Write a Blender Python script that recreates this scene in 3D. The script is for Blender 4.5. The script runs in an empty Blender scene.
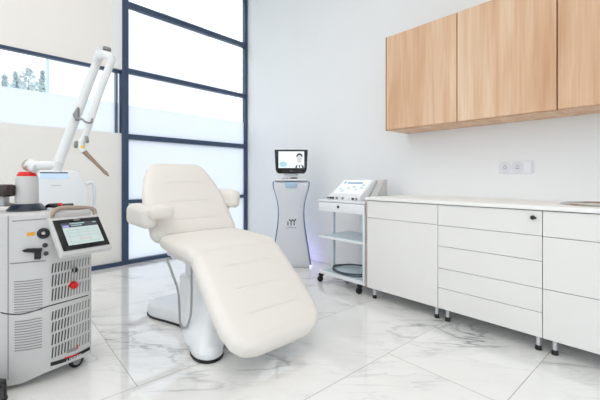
import bpy, bmesh, math, random
from mathutils import Vector, Matrix
random.seed(7)
C = bpy.context.scene.collection
PI = math.pi
# ------------------------------------------------------------------ camera model (also used to place things seen in the photograph)
FPX, EYE, HY, CX = 352.0, 1.0, 178.0, 300.0
A = math.radians(41.19)
FW = Vector((math.sin(A), math.cos(A), 0)); RT = Vector((math.cos(A), -math.sin(A), 0))
def ray(px, py): return FW + RT*((px-CX)/FPX) + Vector((0, 0, -(py-HY)/FPX))
EYEV = Vector((0, 0, EYE))
def at(px, py, d): return EYEV + ray(px, py)*d
def onx(px, py, X): r = ray(px, py); return EYEV + r*(X/r.x)
def onplane(px, py, p, n): r = ray(px, py); return EYEV + r*((Vector(p)-EYEV).dot(n)/r.dot(n))

# ------------------------------------------------------------------ materials
def lin(c): c /= 255; return c/12.92 if c <= .04045 else ((c+.055)/1.055)**2.4
def col(r, g, b): return (lin(r), lin(g), lin(b), 1)
def mat(name, rgb, rough=.5, metal=0, spec=.5, emit=None, es=0, coat=0):
    m = bpy.data.materials.new(name); m.use_nodes = True
    b = m.node_tree.nodes['Principled BSDF']
    b.inputs['Base Color'].default_value = col(*rgb); b.inputs['Roughness'].default_value = rough
    b.inputs['Metallic'].default_value = metal; b.inputs['Specular IOR Level'].default_value = spec
    b.inputs['Coat Weight'].default_value = coat
    if emit: b.inputs['Emission Color'].default_value = col(*emit); b.inputs['Emission Strength'].default_value = es
    return m
def vary(m, scale=6, amount=.03, bump=0, bscale=200):
    """a little procedural unevenness on a plain material"""
    nt = m.node_tree; b = nt.nodes['Principled BSDF']; c = b.inputs['Base Color'].default_value[:]
    tc = nt.nodes.new('ShaderNodeTexCoord'); n = nt.nodes.new('ShaderNodeTexNoise'); n.inputs['Scale'].default_value = scale
    mx = nt.nodes.new('ShaderNodeMix'); mx.data_type = 'RGBA'
    mx.inputs['A'].default_value = [min(1, x*(1-amount)) for x in c[:3]]+[1]; mx.inputs['B'].default_value = [min(1, x*(1+amount)) for x in c[:3]]+[1]
    nt.links.new(tc.outputs['Object'], n.inputs['Vector']); nt.links.new(n.outputs['Fac'], mx.inputs['Factor']); nt.links.new(mx.outputs['Result'], b.inputs['Base Color'])
    if bump:
        n2 = nt.nodes.new('ShaderNodeTexNoise'); n2.inputs['Scale'].default_value = bscale
        bp = nt.nodes.new('ShaderNodeBump'); bp.inputs['Strength'].default_value = bump; bp.inputs['Distance'].default_value = .002
        nt.links.new(tc.outputs['Object'], n2.inputs['Vector']); nt.links.new(n2.outputs['Fac'], bp.inputs['Height']); nt.links.new(bp.outputs['Normal'], b.inputs['Normal'])
    return m
M = {}
M['wall'] = vary(mat('wall_paint', (236, 237, 238), .9, spec=.2), 3, .012, .1, 150)
M['panel'] = vary(mat('spandrel_panel', (238, 235, 231), .85, spec=.2), 2, .012)
M['ceil'] = vary(mat('ceiling_paint', (245, 245, 245), .95, spec=.1), 2, .01)
M['cab'] = vary(mat('white_laminate', (233, 231, 229), .42, spec=.4), 3, .008)
M['carc'] = vary(mat('carcass_board', (222, 222, 222), .6), 3, .01)
M['top'] = vary(mat('white_worktop', (244, 243, 241), .5), 3, .003)
M['band'] = mat('edge_band', (205, 178, 150), .6)
M['frame'] = vary(mat('window_frame_paint', (54, 72, 100), .35), 4, .03)
M['chair'] = vary(mat('cream_leather', (234, 229, 223), .48, spec=.35), 5, .012, .25, 90)
M['cwhite'] = vary(mat('white_plastic', (235, 237, 240), .3), 5, .01)
M['black'] = mat('black_rubber', (22, 22, 24), .55)
M['gloss'] = mat('black_gloss', (14, 15, 18), .18)
M['dark'] = mat('slot_dark', (62, 62, 64), .7)
M['fin'] = mat('slot_grey', (138, 138, 138), .7)
M['lwhite'] = vary(mat('laser_white', (200, 199, 198), .38), 5, .01)
M['lgrey'] = vary(mat('arm_grey_white', (226, 227, 228), .32), 5, .01)
M['grey'] = mat('grey_metal', (140, 140, 140), .4, .6)
M['steel'] = vary(mat('brushed_steel', (200, 198, 194), .22, 1), 30, .06)
M['beige'] = vary(mat('beige_handle', (176, 158, 144), .45), 20, .05)
M['probe'] = vary(mat('bronze_probe', (140, 118, 100), .4, .3), 60, .15)
M['red'] = mat('red_plastic', (216, 16, 20), .35)
M['orange'] = mat('orange_label', (232, 160, 30), .6)
M['yellow'] = mat('yellow_label', (232, 200, 60), .6)
M['navy'] = mat('dark_blue_cone', (38, 46, 62), .3)
M['brown'] = mat('brown_gloss', (50, 38, 34), .15)
M['blue'] = mat('blue_trim', (92, 124, 166), .35)
M['lblue'] = mat('light_blue_plastic', (176, 202, 222), .3)
M['dispblue'] = mat('display_blue_grey', (136, 172, 200), .3)
M['keyblue'] = mat('key_pale_blue', (204, 222, 232), .4)
M['cable'] = mat('grey_cable', (150, 152, 152), .5)
M['dcable'] = mat('dark_cable', (70, 78, 86), .5)
M['leg'] = mat('satin_leg', (205, 205, 208), .3, .5)
M['kiosk'] = vary(mat('kiosk_body', (222, 224, 230), .35), 5, .01)
M['ink'] = mat('logo_ink', (38, 38, 46), .6)
M['whiteink'] = mat('white_ink', (228, 240, 236), .6)
M['shelf'] = mat('frosted_shelf', (196, 214, 222), .25)
M['post'] = mat('pale_blue_post', (224, 231, 235), .35)
def emis(name, rgb, s=1):
    return mat(name, (10, 10, 10), .3, emit=rgb, es=s)
M['scr_bg'] = emis('screen_teal', (204, 220, 216), .85)
M['scr_dark'] = emis('screen_header', (70, 76, 86), .8)
M['scr_violet'] = emis('screen_violet', (168, 160, 214), .9)
M['scr_pink'] = emis('screen_pink', (226, 176, 180), .9)
M['scr_line'] = emis('screen_line', (168, 196, 196), .9)
M['scr_white'] = emis('screen_white', (240, 248, 252), .95)
M['scr_cyan'] = emis('screen_cyan', (170, 220, 230), .9)
M['scr_hair'] = emis('screen_dark_hair', (36, 40, 48), .8)
M['scr_skin'] = emis('screen_skin', (226, 222, 222), .9)
M['scr_blue'] = emis('display_blue', (196, 222, 246), .9)
M['glow'] = emis('violet_led', (190, 180, 255), 6)

def marble():
    m = bpy.data.materials.new('marble_tiles'); m.use_nodes = True; nt = m.node_tree; N = nt.nodes.new; L = nt.links.new
    b = nt.nodes['Principled BSDF']
    def mth(op, a, b_=None, c=None):
        n = N('ShaderNodeMath'); n.operation = op
        for i, v in enumerate((a, b_, c)):
            if v is None: continue
            if isinstance(v, (int, float)): n.inputs[i].default_value = v
            else: L(v, n.inputs[i])
        return n.outputs[0]
    tc = N('ShaderNodeTexCoord'); sp = N('ShaderNodeSeparateXYZ'); L(tc.outputs['Object'], sp.inputs[0])
    tx = mth('DIVIDE', mth('SUBTRACT', sp.outputs[0], .525), 1.175); ty = mth('DIVIDE', mth('SUBTRACT', sp.outputs[1], .576), .604)
    def joint(t, size):
        f = mth('FRACT', t); d = mth('MINIMUM', f, mth('SUBTRACT', 1.0, f)); return mth('LESS_THAN', mth('MULTIPLY', d, size), .0019)
    row1 = mth('COMPARE', mth('FLOOR', ty), 1.0, .1)
    grout = mth('MAXIMUM', mth('MULTIPLY', joint(tx, 1.175), mth('SUBTRACT', 1.0, row1)), joint(ty, .604))
    idx = N('ShaderNodeCombineXYZ'); L(mth('FLOOR', tx), idx.inputs[0]); L(mth('FLOOR', ty), idx.inputs[1])
    wn = N('ShaderNodeTexWhiteNoise'); wn.noise_dimensions = '3D'; L(idx.outputs[0], wn.inputs['Vector'])
    off = N('ShaderNodeVectorMath'); off.operation = 'SCALE'; L(wn.outputs['Color'], off.inputs[0]); off.inputs['Scale'].default_value = 17
    add = N('ShaderNodeVectorMath'); add.operation = 'ADD'; L(tc.outputs['Object'], add.inputs[0]); L(off.outputs[0], add.inputs[1])
    mp = N('ShaderNodeMapping'); vr = N('ShaderNodeVectorRotate'); vr.rotation_type = 'Z_AXIS'; vr.inputs['Angle'].default_value = .78; L(add.outputs[0], vr.inputs['Vector']); mp.inputs['Scale'].default_value = (.7, 2.4, 1); L(vr.outputs[0], mp.inputs['Vector'])
    def vein(scale, width, dist, detail=6):
        n = N('ShaderNodeTexNoise'); n.inputs['Scale'].default_value = scale; n.inputs['Detail'].default_value = detail; n.inputs['Roughness'].default_value = .55
        n.inputs['Distortion'].default_value = dist; L(mp.outputs[0], n.inputs['Vector'])
        d = mth('ABSOLUTE', mth('SUBTRACT', n.outputs['Fac'], .5)); r = N('ShaderNodeMapRange'); r.inputs['From Min'].default_value = 0; r.inputs['From Max'].default_value = width
        r.inputs['To Min'].default_value = 1; r.inputs['To Max'].default_value = 0; L(d, r.inputs['Value']); return r.outputs[0]
    nm = N('ShaderNodeTexNoise'); nm.inputs['Scale'].default_value = 1.3; nm.inputs['Detail'].default_value = 2; L(add.outputs[0], nm.inputs['Vector'])
    mask = N('ShaderNodeMapRange'); mask.inputs['From Min'].default_value = .44; mask.inputs['From Max'].default_value = .66; L(nm.outputs['Fac'], mask.inputs['Value'])
    v1 = mth('MULTIPLY', vein(1.1, .016, .5), mth('MULTIPLY_ADD', mask.outputs[0], .75, .05)); v2 = mth('MULTIPLY', vein(2.6, .03, .9), mth('MULTIPLY', mask.outputs[0], .3))
    v3 = mth('MULTIPLY', vein(1.1, .10, .5), mth('MULTIPLY', mask.outputs[0], .3))
    v = mth('MINIMUM', mth('ADD', mth('ADD', v1, v2), v3), 1.0)
    mx = N('ShaderNodeMix'); mx.data_type = 'RGBA'; mx.inputs['A'].default_value = col(243, 242, 240); mx.inputs['B'].default_value = col(150, 151, 155); L(mth('MULTIPLY', v, .85), mx.inputs['Factor'])
    mg = N('ShaderNodeMix'); mg.data_type = 'RGBA'; mg.inputs['B'].default_value = col(164, 156, 148); L(mx.outputs['Result'], mg.inputs['A']); L(grout, mg.inputs['Factor'])
    L(mg.outputs['Result'], b.inputs['Base Color']); b.inputs['Specular IOR Level'].default_value = .95
    L(mth('MULTIPLY_ADD', grout, .5, .05), b.inputs['Roughness']); b.inputs['Coat Weight'].default_value = .5; b.inputs['Coat Roughness'].default_value = .03
    return m
M['marble'] = marble()
def wood():
    m = bpy.data.materials.new('light_oak_veneer'); m.use_nodes = True; nt = m.node_tree; N = nt.nodes.new; L = nt.links.new; b = nt.nodes['Principled BSDF']
    tc = N('ShaderNodeTexCoord'); oi = N('ShaderNodeObjectInfo')
    def noise(sx, sy, sz, detail, rough=.5, dist=0):
        mp = N('ShaderNodeMapping'); mp.inputs['Scale'].default_value = (sx, sy, sz); L(tc.outputs['Object'], mp.inputs['Vector'])
        n = N('ShaderNodeTexNoise'); n.noise_dimensions = '4D'; n.inputs['Scale'].default_value = 1; n.inputs['Detail'].default_value = detail; n.inputs['Roughness'].default_value = rough; n.inputs['Distortion'].default_value = dist
        k = N('ShaderNodeMath'); k.operation = 'MULTIPLY'; k.inputs[1].default_value = 9; L(oi.outputs['Random'], k.inputs[0]); L(k.outputs[0], n.inputs['W'])
        L(mp.outputs[0], n.inputs['Vector']); return n.outputs['Fac']
    r = N('ShaderNodeValToRGB'); e = r.color_ramp.elements; e[0].position = .3; e[0].color = col(208, 164, 130); e[1].position = .72; e[1].color = col(236, 208, 182)
    e2 = e.new(.5); e2.color = col(223, 186, 154); L(noise(9, 11, .8, 3, .55, .4), r.inputs['Fac'])
    g = N('ShaderNodeValToRGB'); g.color_ramp.elements[0].position = .35; g.color_ramp.elements[0].color = (.84, .80, .76, 1); g.color_ramp.elements[1].position = .6; g.color_ramp.elements[1].color = (1, 1, 1, 1)
    L(noise(60, 90, 2.2, 4, .6), g.inputs['Fac'])
    mx = N('ShaderNodeMix'); mx.data_type = 'RGBA'; mx.blend_type = 'MULTIPLY'; mx.inputs['Factor'].default_value = .55; L(r.outputs['Color'], mx.inputs['A']); L(g.outputs['Color'], mx.inputs['B'])
    L(mx.outputs['Result'], b.inputs['Base Color']); b.inputs['Roughness'].default_value = .5; b.inputs['Specular IOR Level'].default_value = .35
    return m
M['wood'] = wood()
M['woodgap'] = mat('oak_edge_and_gap_shade', (182, 136, 98), .8)  # side edge, and the shade coloured into the door gaps
def glass(name, tint, frost):
    m = bpy.data.materials.new(name); m.use_nodes = True; nt = m.node_tree; nt.nodes.clear(); N = nt.nodes.new; L = nt.links.new
    out = N('ShaderNodeOutputMaterial'); tr = N('ShaderNodeBsdfTransparent'); gl = N('ShaderNodeBsdfGlossy'); gl.inputs['Roughness'].default_value = .02 if frost == 0 else .25
    tr.inputs['Color'].default_value = tint; mx = N('ShaderNodeMixShader'); mx.inputs[0].default_value = .05
    src = tr.outputs[0]
    if frost:
        tl = N('ShaderNodeBsdfTranslucent'); tl.inputs['Color'].default_value = tint; m1 = N('ShaderNodeMixShader'); m1.inputs[0].default_value = frost
        L(tr.outputs[0], m1.inputs[1]); L(tl.outputs[0], m1.inputs[2]); src = m1.outputs[0]
    L(src, mx.inputs[1]); L(gl.outputs[0], mx.inputs[2]); L(mx.outputs[0], out.inputs['Surface'])
    return m
M['glass'] = glass('clear_glass', (.96, .98, .98, 1), 0)
M['film'] = glass('frosted_film', (.84, .862, .895, 1), .95)
M['ground'] = vary(mat('pale_paving', (190, 190, 188), .9), .5, .05)
M['bldg'] = vary(mat('white_render', (240, 242, 245), .9), .5, .01)
M['bedge'] = mat('blue_grey_corner', (196, 212, 232), .8)
M['leaf'] = vary(mat('haze_tinted_needles', (206, 216, 218), .9, spec=.1), 3, .15)  # outdoor glare and haze mixed into the needle colour
M['trunk'] = mat('haze_tinted_trunk', (150, 146, 142), .9)  # bark paled by the same haze, set in its colour

# ------------------------------------------------------------------ object helpers
ROOT = {}
def link(o): C.objects.link(o); return o
def thing(name, label, cat, loc=(0, 0, 0), rotz=0, group=None):
    o = bpy.data.objects.new(name, None); o.empty_display_size = .1; link(o)
    o.location = loc; o.rotation_euler = (0, 0, rotz); o['label'] = label; o['category'] = cat
    if group: o['group'] = group
    ROOT[o] = Matrix.LocRotScale(Vector(loc), Matrix.Rotation(rotz, 3, 'Z').to_quaternion(), None)
    return o
def tag(o, label, cat, group=None):
    o['label'] = label; o['category'] = cat
    if group: o['group'] = group
    return o
def obj(name, bm, m, parent=None, local=False, smooth=True, label=None, angle=40):
    bmesh.ops.recalc_face_normals(bm, faces=bm.faces[:])
    if parent is not None and not local: bm.transform(ROOT[parent].inverted())
    me = bpy.data.meshes.new(name); bm.to_mesh(me); bm.free(); me.materials.append(M[m])
    o = bpy.data.objects.new(name, me); link(o)
    if parent is not None: o.parent = parent; ROOT[o] = ROOT[parent]
    else: ROOT[o] = Matrix.Identity(4)
    if smooth:
        for p in me.polygons: p.use_smooth = True
        try: me.set_sharp_from_angle(angle=math.radians(angle))
        except Exception: pass
    if label: o['label'] = label
    return o
def struct(name, bm, m, parent=None, **k):
    o = obj(name, bm, m, parent, **k)
    if parent is None: o['kind'] = 'structure'
    return o
def sroot(name):
    o = bpy.data.objects.new(name, None); link(o); o['kind'] = 'structure'; ROOT[o] = Matrix.Identity(4); return o
def bx(bm, x0, x1, y0, y1, z0, z1, bev=0, seg=2, mtx=None):
    vs = [bm.verts.new((x, y, z)) for z in (z0, z1) for x, y in ((x0, y0), (x1, y0), (x1, y1), (x0, y1))]
    fs = [bm.faces.new([vs[i] for i in q]) for q in ((3, 2, 1, 0), (4, 5, 6, 7), (0, 1, 5, 4), (1, 2, 6, 5), (2, 3, 7, 6), (3, 0, 4, 7))]
    geo = vs
    if bev:
        r = bmesh.ops.bevel(bm, geom=list({e for f in fs for e in f.edges}), offset=bev, segments=seg, affect='EDGES', profile=.5)
        geo = list({v for f in r['faces'] for v in f.verts} | {v for v in vs if v.is_valid})
    if mtx is not None: bmesh.ops.transform(bm, matrix=mtx, verts=[v for v in geo if v.is_valid])
    return bm
def box(*a, **k): return bx(bmesh.new(), *a, **k)
def prism(bm, pts, ext, bev=0, seg=2):
    """polygon of 3-D points swept by vector ext"""
    ext = Vector(ext); a = [bm.verts.new(Vector(p)) for p in pts]; b = [bm.verts.new(Vector(p)+ext) for p in pts]; n = len(pts)
    fs = [bm.faces.new(a), bm.faces.new(b[::-1])] + [bm.faces.new((a[i], b[i], b[(i+1) % n], a[(i+1) % n])) for i in range(n)]
    if bev:
        cap = list(fs[0].edges)+list(fs[1].edges)
        bmesh.ops.bevel(bm, geom=cap, offset=bev, segments=seg, affect='EDGES', profile=.5)
    return bm
def frame_axes(d):
    d = d.normalized(); up = Vector((0, 0, 1)) if abs(d.z) < .95 else Vector((0, 1, 0)); a = d.cross(up).normalized(); return a, d.cross(a).normalized()
def tube(bm, pts, r, n=12, caps=True, smoothpath=0):
    pts = [Vector(p) for p in pts]
    if smoothpath: pts = spline(pts, smoothpath)
    rr = r if isinstance(r, (list, tuple)) else [r]*len(pts)
    if len(rr) != len(pts): rr = [rr[0]+(rr[-1]-rr[0])*i/(len(pts)-1) for i in range(len(pts))]
    rings = []; ax = None
    for i, p in enumerate(pts):
        d = (pts[min(i+1, len(pts)-1)]-pts[max(i-1, 0)]).normalized()
        if ax is None: ax = frame_axes(d)[0]
        ax = (ax-d*ax.dot(d)).normalized(); b = d.cross(ax)
        rings.append([bm.verts.new(p+(ax*math.cos(2*PI*k/n)+b*math.sin(2*PI*k/n))*rr[i]) for k in range(n)])
    for i in range(len(rings)-1):
        for k in range(n): bm.faces.new((rings[i][k], rings[i][(k+1) % n], rings[i+1][(k+1) % n], rings[i+1][k]))
    if caps: bm.faces.new(rings[0][::-1]); bm.faces.new(rings[-1])
    return bm
def spline(p, k):
    out = []
    for i in range(len(p)-1):
        p0, p1, p2, p3 = p[max(i-1, 0)], p[i], p[i+1], p[min(i+2, len(p)-1)]
        for j in range(k):
            t = j/k; out.append(.5*((2*p1)+(p2-p0)*t+(2*p0-5*p1+4*p2-p3)*t*t+(3*p1-p0-3*p2+p3)*t**3))
    return out+[p[-1]]
def lathe(bm, prof, c=(0, 0, 0), axis=(0, 0, 1), n=28):
    """prof: (radius, height along axis)"""
    axis = Vector(axis).normalized(); a, b = frame_axes(axis); c = Vector(c); rings = []
    for r, h in prof: rings.append([bm.verts.new(c+axis*h+(a*math.cos(2*PI*k/n)+b*math.sin(2*PI*k/n))*max(r, 1e-4)) for k in range(n)])
    for i in range(len(rings)-1):
        for k in range(n): bm.faces.new((rings[i][k], rings[i][(k+1) % n], rings[i+1][(k+1) % n], rings[i+1][k]))
    bm.faces.new(rings[0][::-1]); bm.faces.new(rings[-1]); return bm
def loft(bm, rings, caps=True):
    R = [[bm.verts.new(Vector(p)) for p in r] for r in rings]; n = len(R[0])
    for i in range(len(R)-1):
        for k in range(n): bm.faces.new((R[i][k], R[i][(k+1) % n], R[i+1][(k+1) % n], R[i+1][k]))
    if caps: bm.faces.new(R[0][::-1]); bm.faces.new(R[-1])
    return bm
def rrect(x0, x1, y0, y1, r, z, k=6):
    out = []
    for cx, cy, a0 in ((x1-r, y1-r, 0), (x0+r, y1-r, 90), (x0+r, y0+r, 180), (x1-r, y0+r, 270)):
        for j in range(k+1): a = math.radians(a0+90*j/k); out.append((cx+r*math.cos(a), cy+r*math.sin(a), z))
    return out
def cushion(o, ux, vx, L, width, T, r, grooves=(), gw=.18, gd=.007, rows=90, puff=.008):
    """padded slab: o = start of the top surface (middle), ux across, vx along, top at h=0, T thick below; width(v) half width"""
    o, ux, vx = Vector(o), Vector(ux).normalized(), Vector(vx).normalized(); nx = ux.cross(vx).normalized()
    if nx.z < 0 : nx = -nx
    bm = bmesh.new(); rings = []
    vs = sorted(set([L*i/rows for i in range(rows+1)]+[r*(1-math.cos(PI/2*i/8)) for i in range(9)]+[L-r*(1-math.cos(PI/2*i/8)) for i in range(9)]+[g+d for g in grooves for d in (-.012, -.006, -.003, 0, .003, .006, .012)]))
    for v in vs:
        t = min(v, L-v); ins = 0 if t >= r else r-math.sqrt(max(0, r*r-(r-t)**2)); ins = min(ins, r*.98)
        w = max(width(v)-ins, .01); hT = -ins; hB = -T+ins; rr = max(min(r-ins, w, (hT-hB)/2), .001)
        ring = []
        def P(u, h): ring.append(o+ux*u+vx*v+nx*h)
        m = 26
        for i in range(m+1):
            u = -(w-rr)+2*(w-rr)*i/m; h = hT
            f = 1-(abs(u)/max(w, 1e-3))**2; h += puff*f*min(1, t/.08)
            for g in grooves:
                e = max(0, 1-max(0, abs(u)-gw)/.03); h -= gd*e*math.exp(-((v-g)/.0055)**2)+gd*.5*e*math.exp(-((v-g)/.02)**2)
            P(u, h)
        for i in range(1, 7): a = PI/2*(1-i/6); P((w-rr)+rr*math.cos(a), hT-rr+rr*math.sin(a))
        for i in range(0, 7): a = -PI/2*i/6; P((w-rr)+rr*math.cos(a), hB+rr+rr*math.sin(a))
        for i in range(0, 7): a = -PI/2-PI/2*i/6; P(-(w-rr)+rr*math.cos(a), hB+rr+rr*math.sin(a))
        for i in range(0, 6): a = PI-PI/2*i/6; P(-(w-rr)+rr*math.cos(a), hT-rr+rr*math.sin(a))
        rings.append(ring)
    return loft(bm, rings)
def interp(tab):
    def f(v):
        if v <= tab[0][0]: return tab[0][1]
        for (a, x), (b, y) in zip(tab, tab[1:]):
            if v <= b: t = (v-a)/(b-a); t = t*t*(3-2*t)*.35+t*.65; return x+(y-x)*t
        return tab[-1][1]
    return f

# ------------------------------------------------------------------ the room
XW = 2.95
W0 = Vector((XW, 4.60, 0)); U = Vector((-.9936, -.113, 0)); NN = Vector((.113, -.9936, 0))   # window wall: s runs left from the corner, n into the room
def wp(s, n, z): return W0+U*s+NN*n+Vector((0, 0, z))
def wbx(bm, s0, s1, n0, n1, z0, z1, bev=0):
    b2 = bmesh.new(); prism(b2, [wp(s0, n0, z0), wp(s1, n0, z0), wp(s1, n1, z0), wp(s0, n1, z0)], (0, 0, z1-z0))
    if bev: bmesh.ops.bevel(b2, geom=b2.edges[:], offset=bev, segments=2, affect='EDGES', profile=.5)
    me = bpy.data.meshes.new('t'); b2.to_mesh(me); b2.free(); bm.from_mesh(me); bpy.data.meshes.remove(me); return bm
def wbox(*a, **k): return wbx(bmesh.new(), *a, **k)
CEIL = 3.86
XL, YB = -3.4, -2.6
struct('floor', box(XL-.15, XW+.15, YB-.15, 4.85, -.12, 0), 'marble', smooth=False)
struct('ceiling', box(XL-.15, XW+.15, YB-.15, 4.85, CEIL, CEIL+.15), 'ceil', smooth=False)
struct('wall_right', box(XW, XW+.15, YB-.15, 4.598, 0, CEIL), 'wall', smooth=False)
WZ0, WZ1 = .35, 3.1
wl = box(XL-.15, XL, YB-.15, 4.0, 0, WZ0); bx(wl, XL-.15, XL, YB-.15, 4.0, WZ1, CEIL); bx(wl, XL-.15, XL, YB-.15, -2.1, WZ0, WZ1); bx(wl, XL-.15, XL, 3.2, 4.0, WZ0, WZ1)
struct('wall_left', wl, 'wall', smooth=False)
wl = box(XL, XW, YB-.15, YB, 0, WZ0); bx(wl, XL, XW, YB-.15, YB, WZ1, CEIL); bx(wl, XL, -2.9, YB-.15, YB, WZ0, WZ1); bx(wl, 1.9, XW, YB-.15, YB, WZ0, WZ1)
struct('wall_back', wl, 'wall', smooth=False)
struct('baseboard_right', box(XW-.014, XW, 2.1, 4.55, 0, .08, bev=.003), 'wall')
SE = 6.42
wb = wbox(1.842, SE, -.10, 0, .03, 1.513); wbx(wb, 1.842, SE, -.10, 0, 2.235, CEIL)
struct('wall_front', wb, 'panel', smooth=False)
struct('trim_1', wbox(1.845, 1.945, 0, .025, 2.24, CEIL, bev=.002), 'wall')
w1 = sroot('window_1')
struct('mullion', wbox(1.770, 1.842, -.06, .022, 0, CEIL, bev=.003), 'frame', w1)
struct('mullion', wbox(0.003, .048, -.06, .012, 0, CEIL, bev=.003), 'frame', w1)
for z0, z1 in ((.0, .044), (.704, .746), (1.452, 1.512), (2.222, 2.276), (2.992, 3.052), (3.80, 3.858)):
    struct('transom', wbox(.048, 1.770, -.06, .018, z0, z1, bev=.003), 'frame', w1)
for z0, z1, m in ((.044, .704, 'film'), (.746, 1.452, 'film'), (1.512, 1.85, 'film'), (1.85, 2.222, 'glass'), (2.276, 2.992, 'glass'), (3.052, 3.80, 'glass')):
    struct('pane' if m == 'glass' else 'frosted_pane', wbox(.048, 1.770, -.036, -.028, z0, z1), m, w1, smooth=False)
w2 = sroot('window_2')
struct('frame', wbx(wbx(wbox(1.842, SE, -.06, .006, 2.206, 2.235, bev=.002), 1.884, 1.900, -.06, .004, 1.513, 2.206), 1.842, 1.850, -.06, -.02, 1.513, 2.206), 'frame', w2)
struct('frosted_pane', wbox(1.850, SE, -.05, -.042, 1.513, 1.86), 'film', w2, smooth=False)
struct('pane', wbox(1.850, SE, -.05, -.042, 1.86, 2.206), 'glass', w2, smooth=False)
w3 = sroot('fill_window_left')  # unseen window, added to bring in level daylight from the left
fb = bmesh.new()
for y in (-2.1, -.8, .55, 1.9, 3.15): bx(fb, XL-.09, XL-.03, y, y+.05, WZ0, WZ1)
struct('frame', fb, 'frame', w3, smooth=False); struct('pane', box(XL-.064, XL-.056, -2.1, 3.2, WZ0, WZ1), 'glass', w3, smooth=False)
w4 = sroot('fill_window_back')  # unseen window behind the camera, added to even out the light
fb = bmesh.new()
for x in (-2.9, -1.3, .25, 1.85): bx(fb, x, x+.05, YB-.09, YB-.03, WZ0, WZ1)
struct('frame', fb, 'frame', w4, smooth=False); struct('pane', box(-2.9, 1.9, YB-.064, YB-.056, WZ0, WZ1), 'glass', w4, smooth=False)
struct('trim_2', wbox(1.842, SE, 0, .035, 0, .044, bev=.002), 'frame')

# outside the window
struct('ground', box(-70, 70, -60, 80, -.6, -.5), 'ground', smooth=False)
bp = at(48.5, 178, 17.0)
fw2 = Vector((FW.x, FW.y, 0)); rt2 = RT
bb = bmesh.new(); b0 = Vector((bp.x, bp.y, -.5)); prism(bb, [b0, b0+rt2*7.0, b0+rt2*7.0+fw2*8, b0+fw2*8-rt2*1.5], (0, 0, 9.5))
nb = thing('outside_building', 'white rendered building seen through the strip window beside the trees', 'building', (bp.x, bp.y, -.5))
obj('facade', bb, 'bldg', nb, smooth=False)
bb = bmesh.new(); prism(bb, [b0-rt2*.10-fw2*.03, b0+rt2*.02-fw2*.03, b0+rt2*.02+fw2*.05, b0-rt2*.10+fw2*.05], (0, 0, 9.6))
obj('corner_post', bb, 'bedge', nb, smooth=False)
def conifer(px, topy, d, wid, label, shape):
    top = at(px, topy, d); base = Vector((top.x, top.y, -.5)); Hh = top.z+.5
    t = thing('conifer_tree', label, 'tree', base, 0, 'trees outside the strip window')
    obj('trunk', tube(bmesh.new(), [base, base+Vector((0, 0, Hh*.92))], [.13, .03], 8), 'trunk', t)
    rnd = random.Random(int(px*10)); bm = bmesh.new(); nl = 15
    for i in range(1000):
        h = rnd.random()**.8; z = Hh*(.22+.78*h)
        rad = wid*(1-h)**.75*(.55+.45*math.sin(h*nl*2*PI)**2) if shape == 0 else wid*math.sqrt(max(0, 1-((h-.45)/.56)**2))
        a = rnd.random()*2*PI; rr = rad*rnd.random()**.4; p = base+Vector((rr*math.cos(a), rr*math.sin(a), z-.25*rr))
        s = .09+.1*rnd.random(); d1 = Vector((rnd.gauss(0, 1), rnd.gauss(0, 1), rnd.gauss(0, .6))).normalized()*s; d2 = Vector((rnd.gauss(0, 1), rnd.gauss(0, 1), rnd.gauss(0, 1))).normalized()*s*.6
        bm.faces.new([bm.verts.new(p+q) for q in (d1, d2, -d1, -d2)])
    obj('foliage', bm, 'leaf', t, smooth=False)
conifer(4.5, 75, 19, .62, 'small pointed tree outside at the left end of the strip window', 0)
conifer(15.5, 72, 21, .85, 'pale pointed conifer outside, the second tall tree from the left in the strip window', 0)
conifer(28.5, 68.5, 25, 1.0, 'tallest bushy tree outside, in the middle of the group in the strip window', 1)
conifer(36, 81, 28, 1.0, 'low round tree outside between the tallest tree and the conifer by the building', 1)
conifer(42.5, 71, 21, .7, 'slim conifer outside right beside the corner of the white building', 0)
conifer(22, 83, 30, 1.1, 'low round bushy tree outside just left of the tallest tree', 1)
conifer(8.0, 83, 34, 1.2, 'low round tree outside between the two leftmost pointed trees', 1)

# ------------------------------------------------------------------ base cabinets, worktop, sink
def cabinet_base(y1, y0, fronts, label, lock=None, band=False):
    t = thing('base_cabinet', label, 'cabinet', (2.65, (y0+y1)/2, 0), 0, 'white base cabinets under the worktop')
    g = .0016
    obj('body', box(2.372, 2.93, y0+.0006, y1-.0006, .092, .812), 'carc', t, smooth=False)
    if band: obj('edge_band', box(2.352, 2.372, y1-.007, y1-.0005, .092, .812), 'band', t, smooth=False, label='tan edge strip')
    for nm, z0, z1 in fronts:
        yl = y1-(.009 if band else g)
        d = obj(nm, box(2.35, 2.3712, y0+g, yl, z0+g, z1-g, bev=.0012, seg=1), 'cab', t)
        if lock and lock[1] > z0 and lock[1] < z1:
            l = lathe(bmesh.new(), [(.0125, 0), (.0125, .012), (.010, .016), (.004, .016), (.004, .013)], (2.35, lock[0], lock[1]), (-1, 0, 0), 20)
            bx(l, 2.331, 2.34, lock[0]-.02, lock[0]+.006, lock[1]-.006, lock[1]+.006, bev=.002)
            obj('lock', l, 'gloss', d)
    for x in (2.40, 2.86):
        for y in (y0+.032, y1-.047):
            lg = obj('leg', tube(bmesh.new(), [(x, y, .026), (x, y, .0925)], .0125, 14), 'leg', t)
            obj('foot', lathe(bmesh.new(), [(.017, 0.0005), (.0175, .006), (.0155, .024), (.0125, .028)], (x, y, 0), n=16), 'black', lg)
    return t
cabinet_base(1.845, 1.2205, [('drawer', .672, .813), ('door', .090, .672)], 'white base cabinet beside the trolley, one drawer above a tall plain door', band=True)
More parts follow.
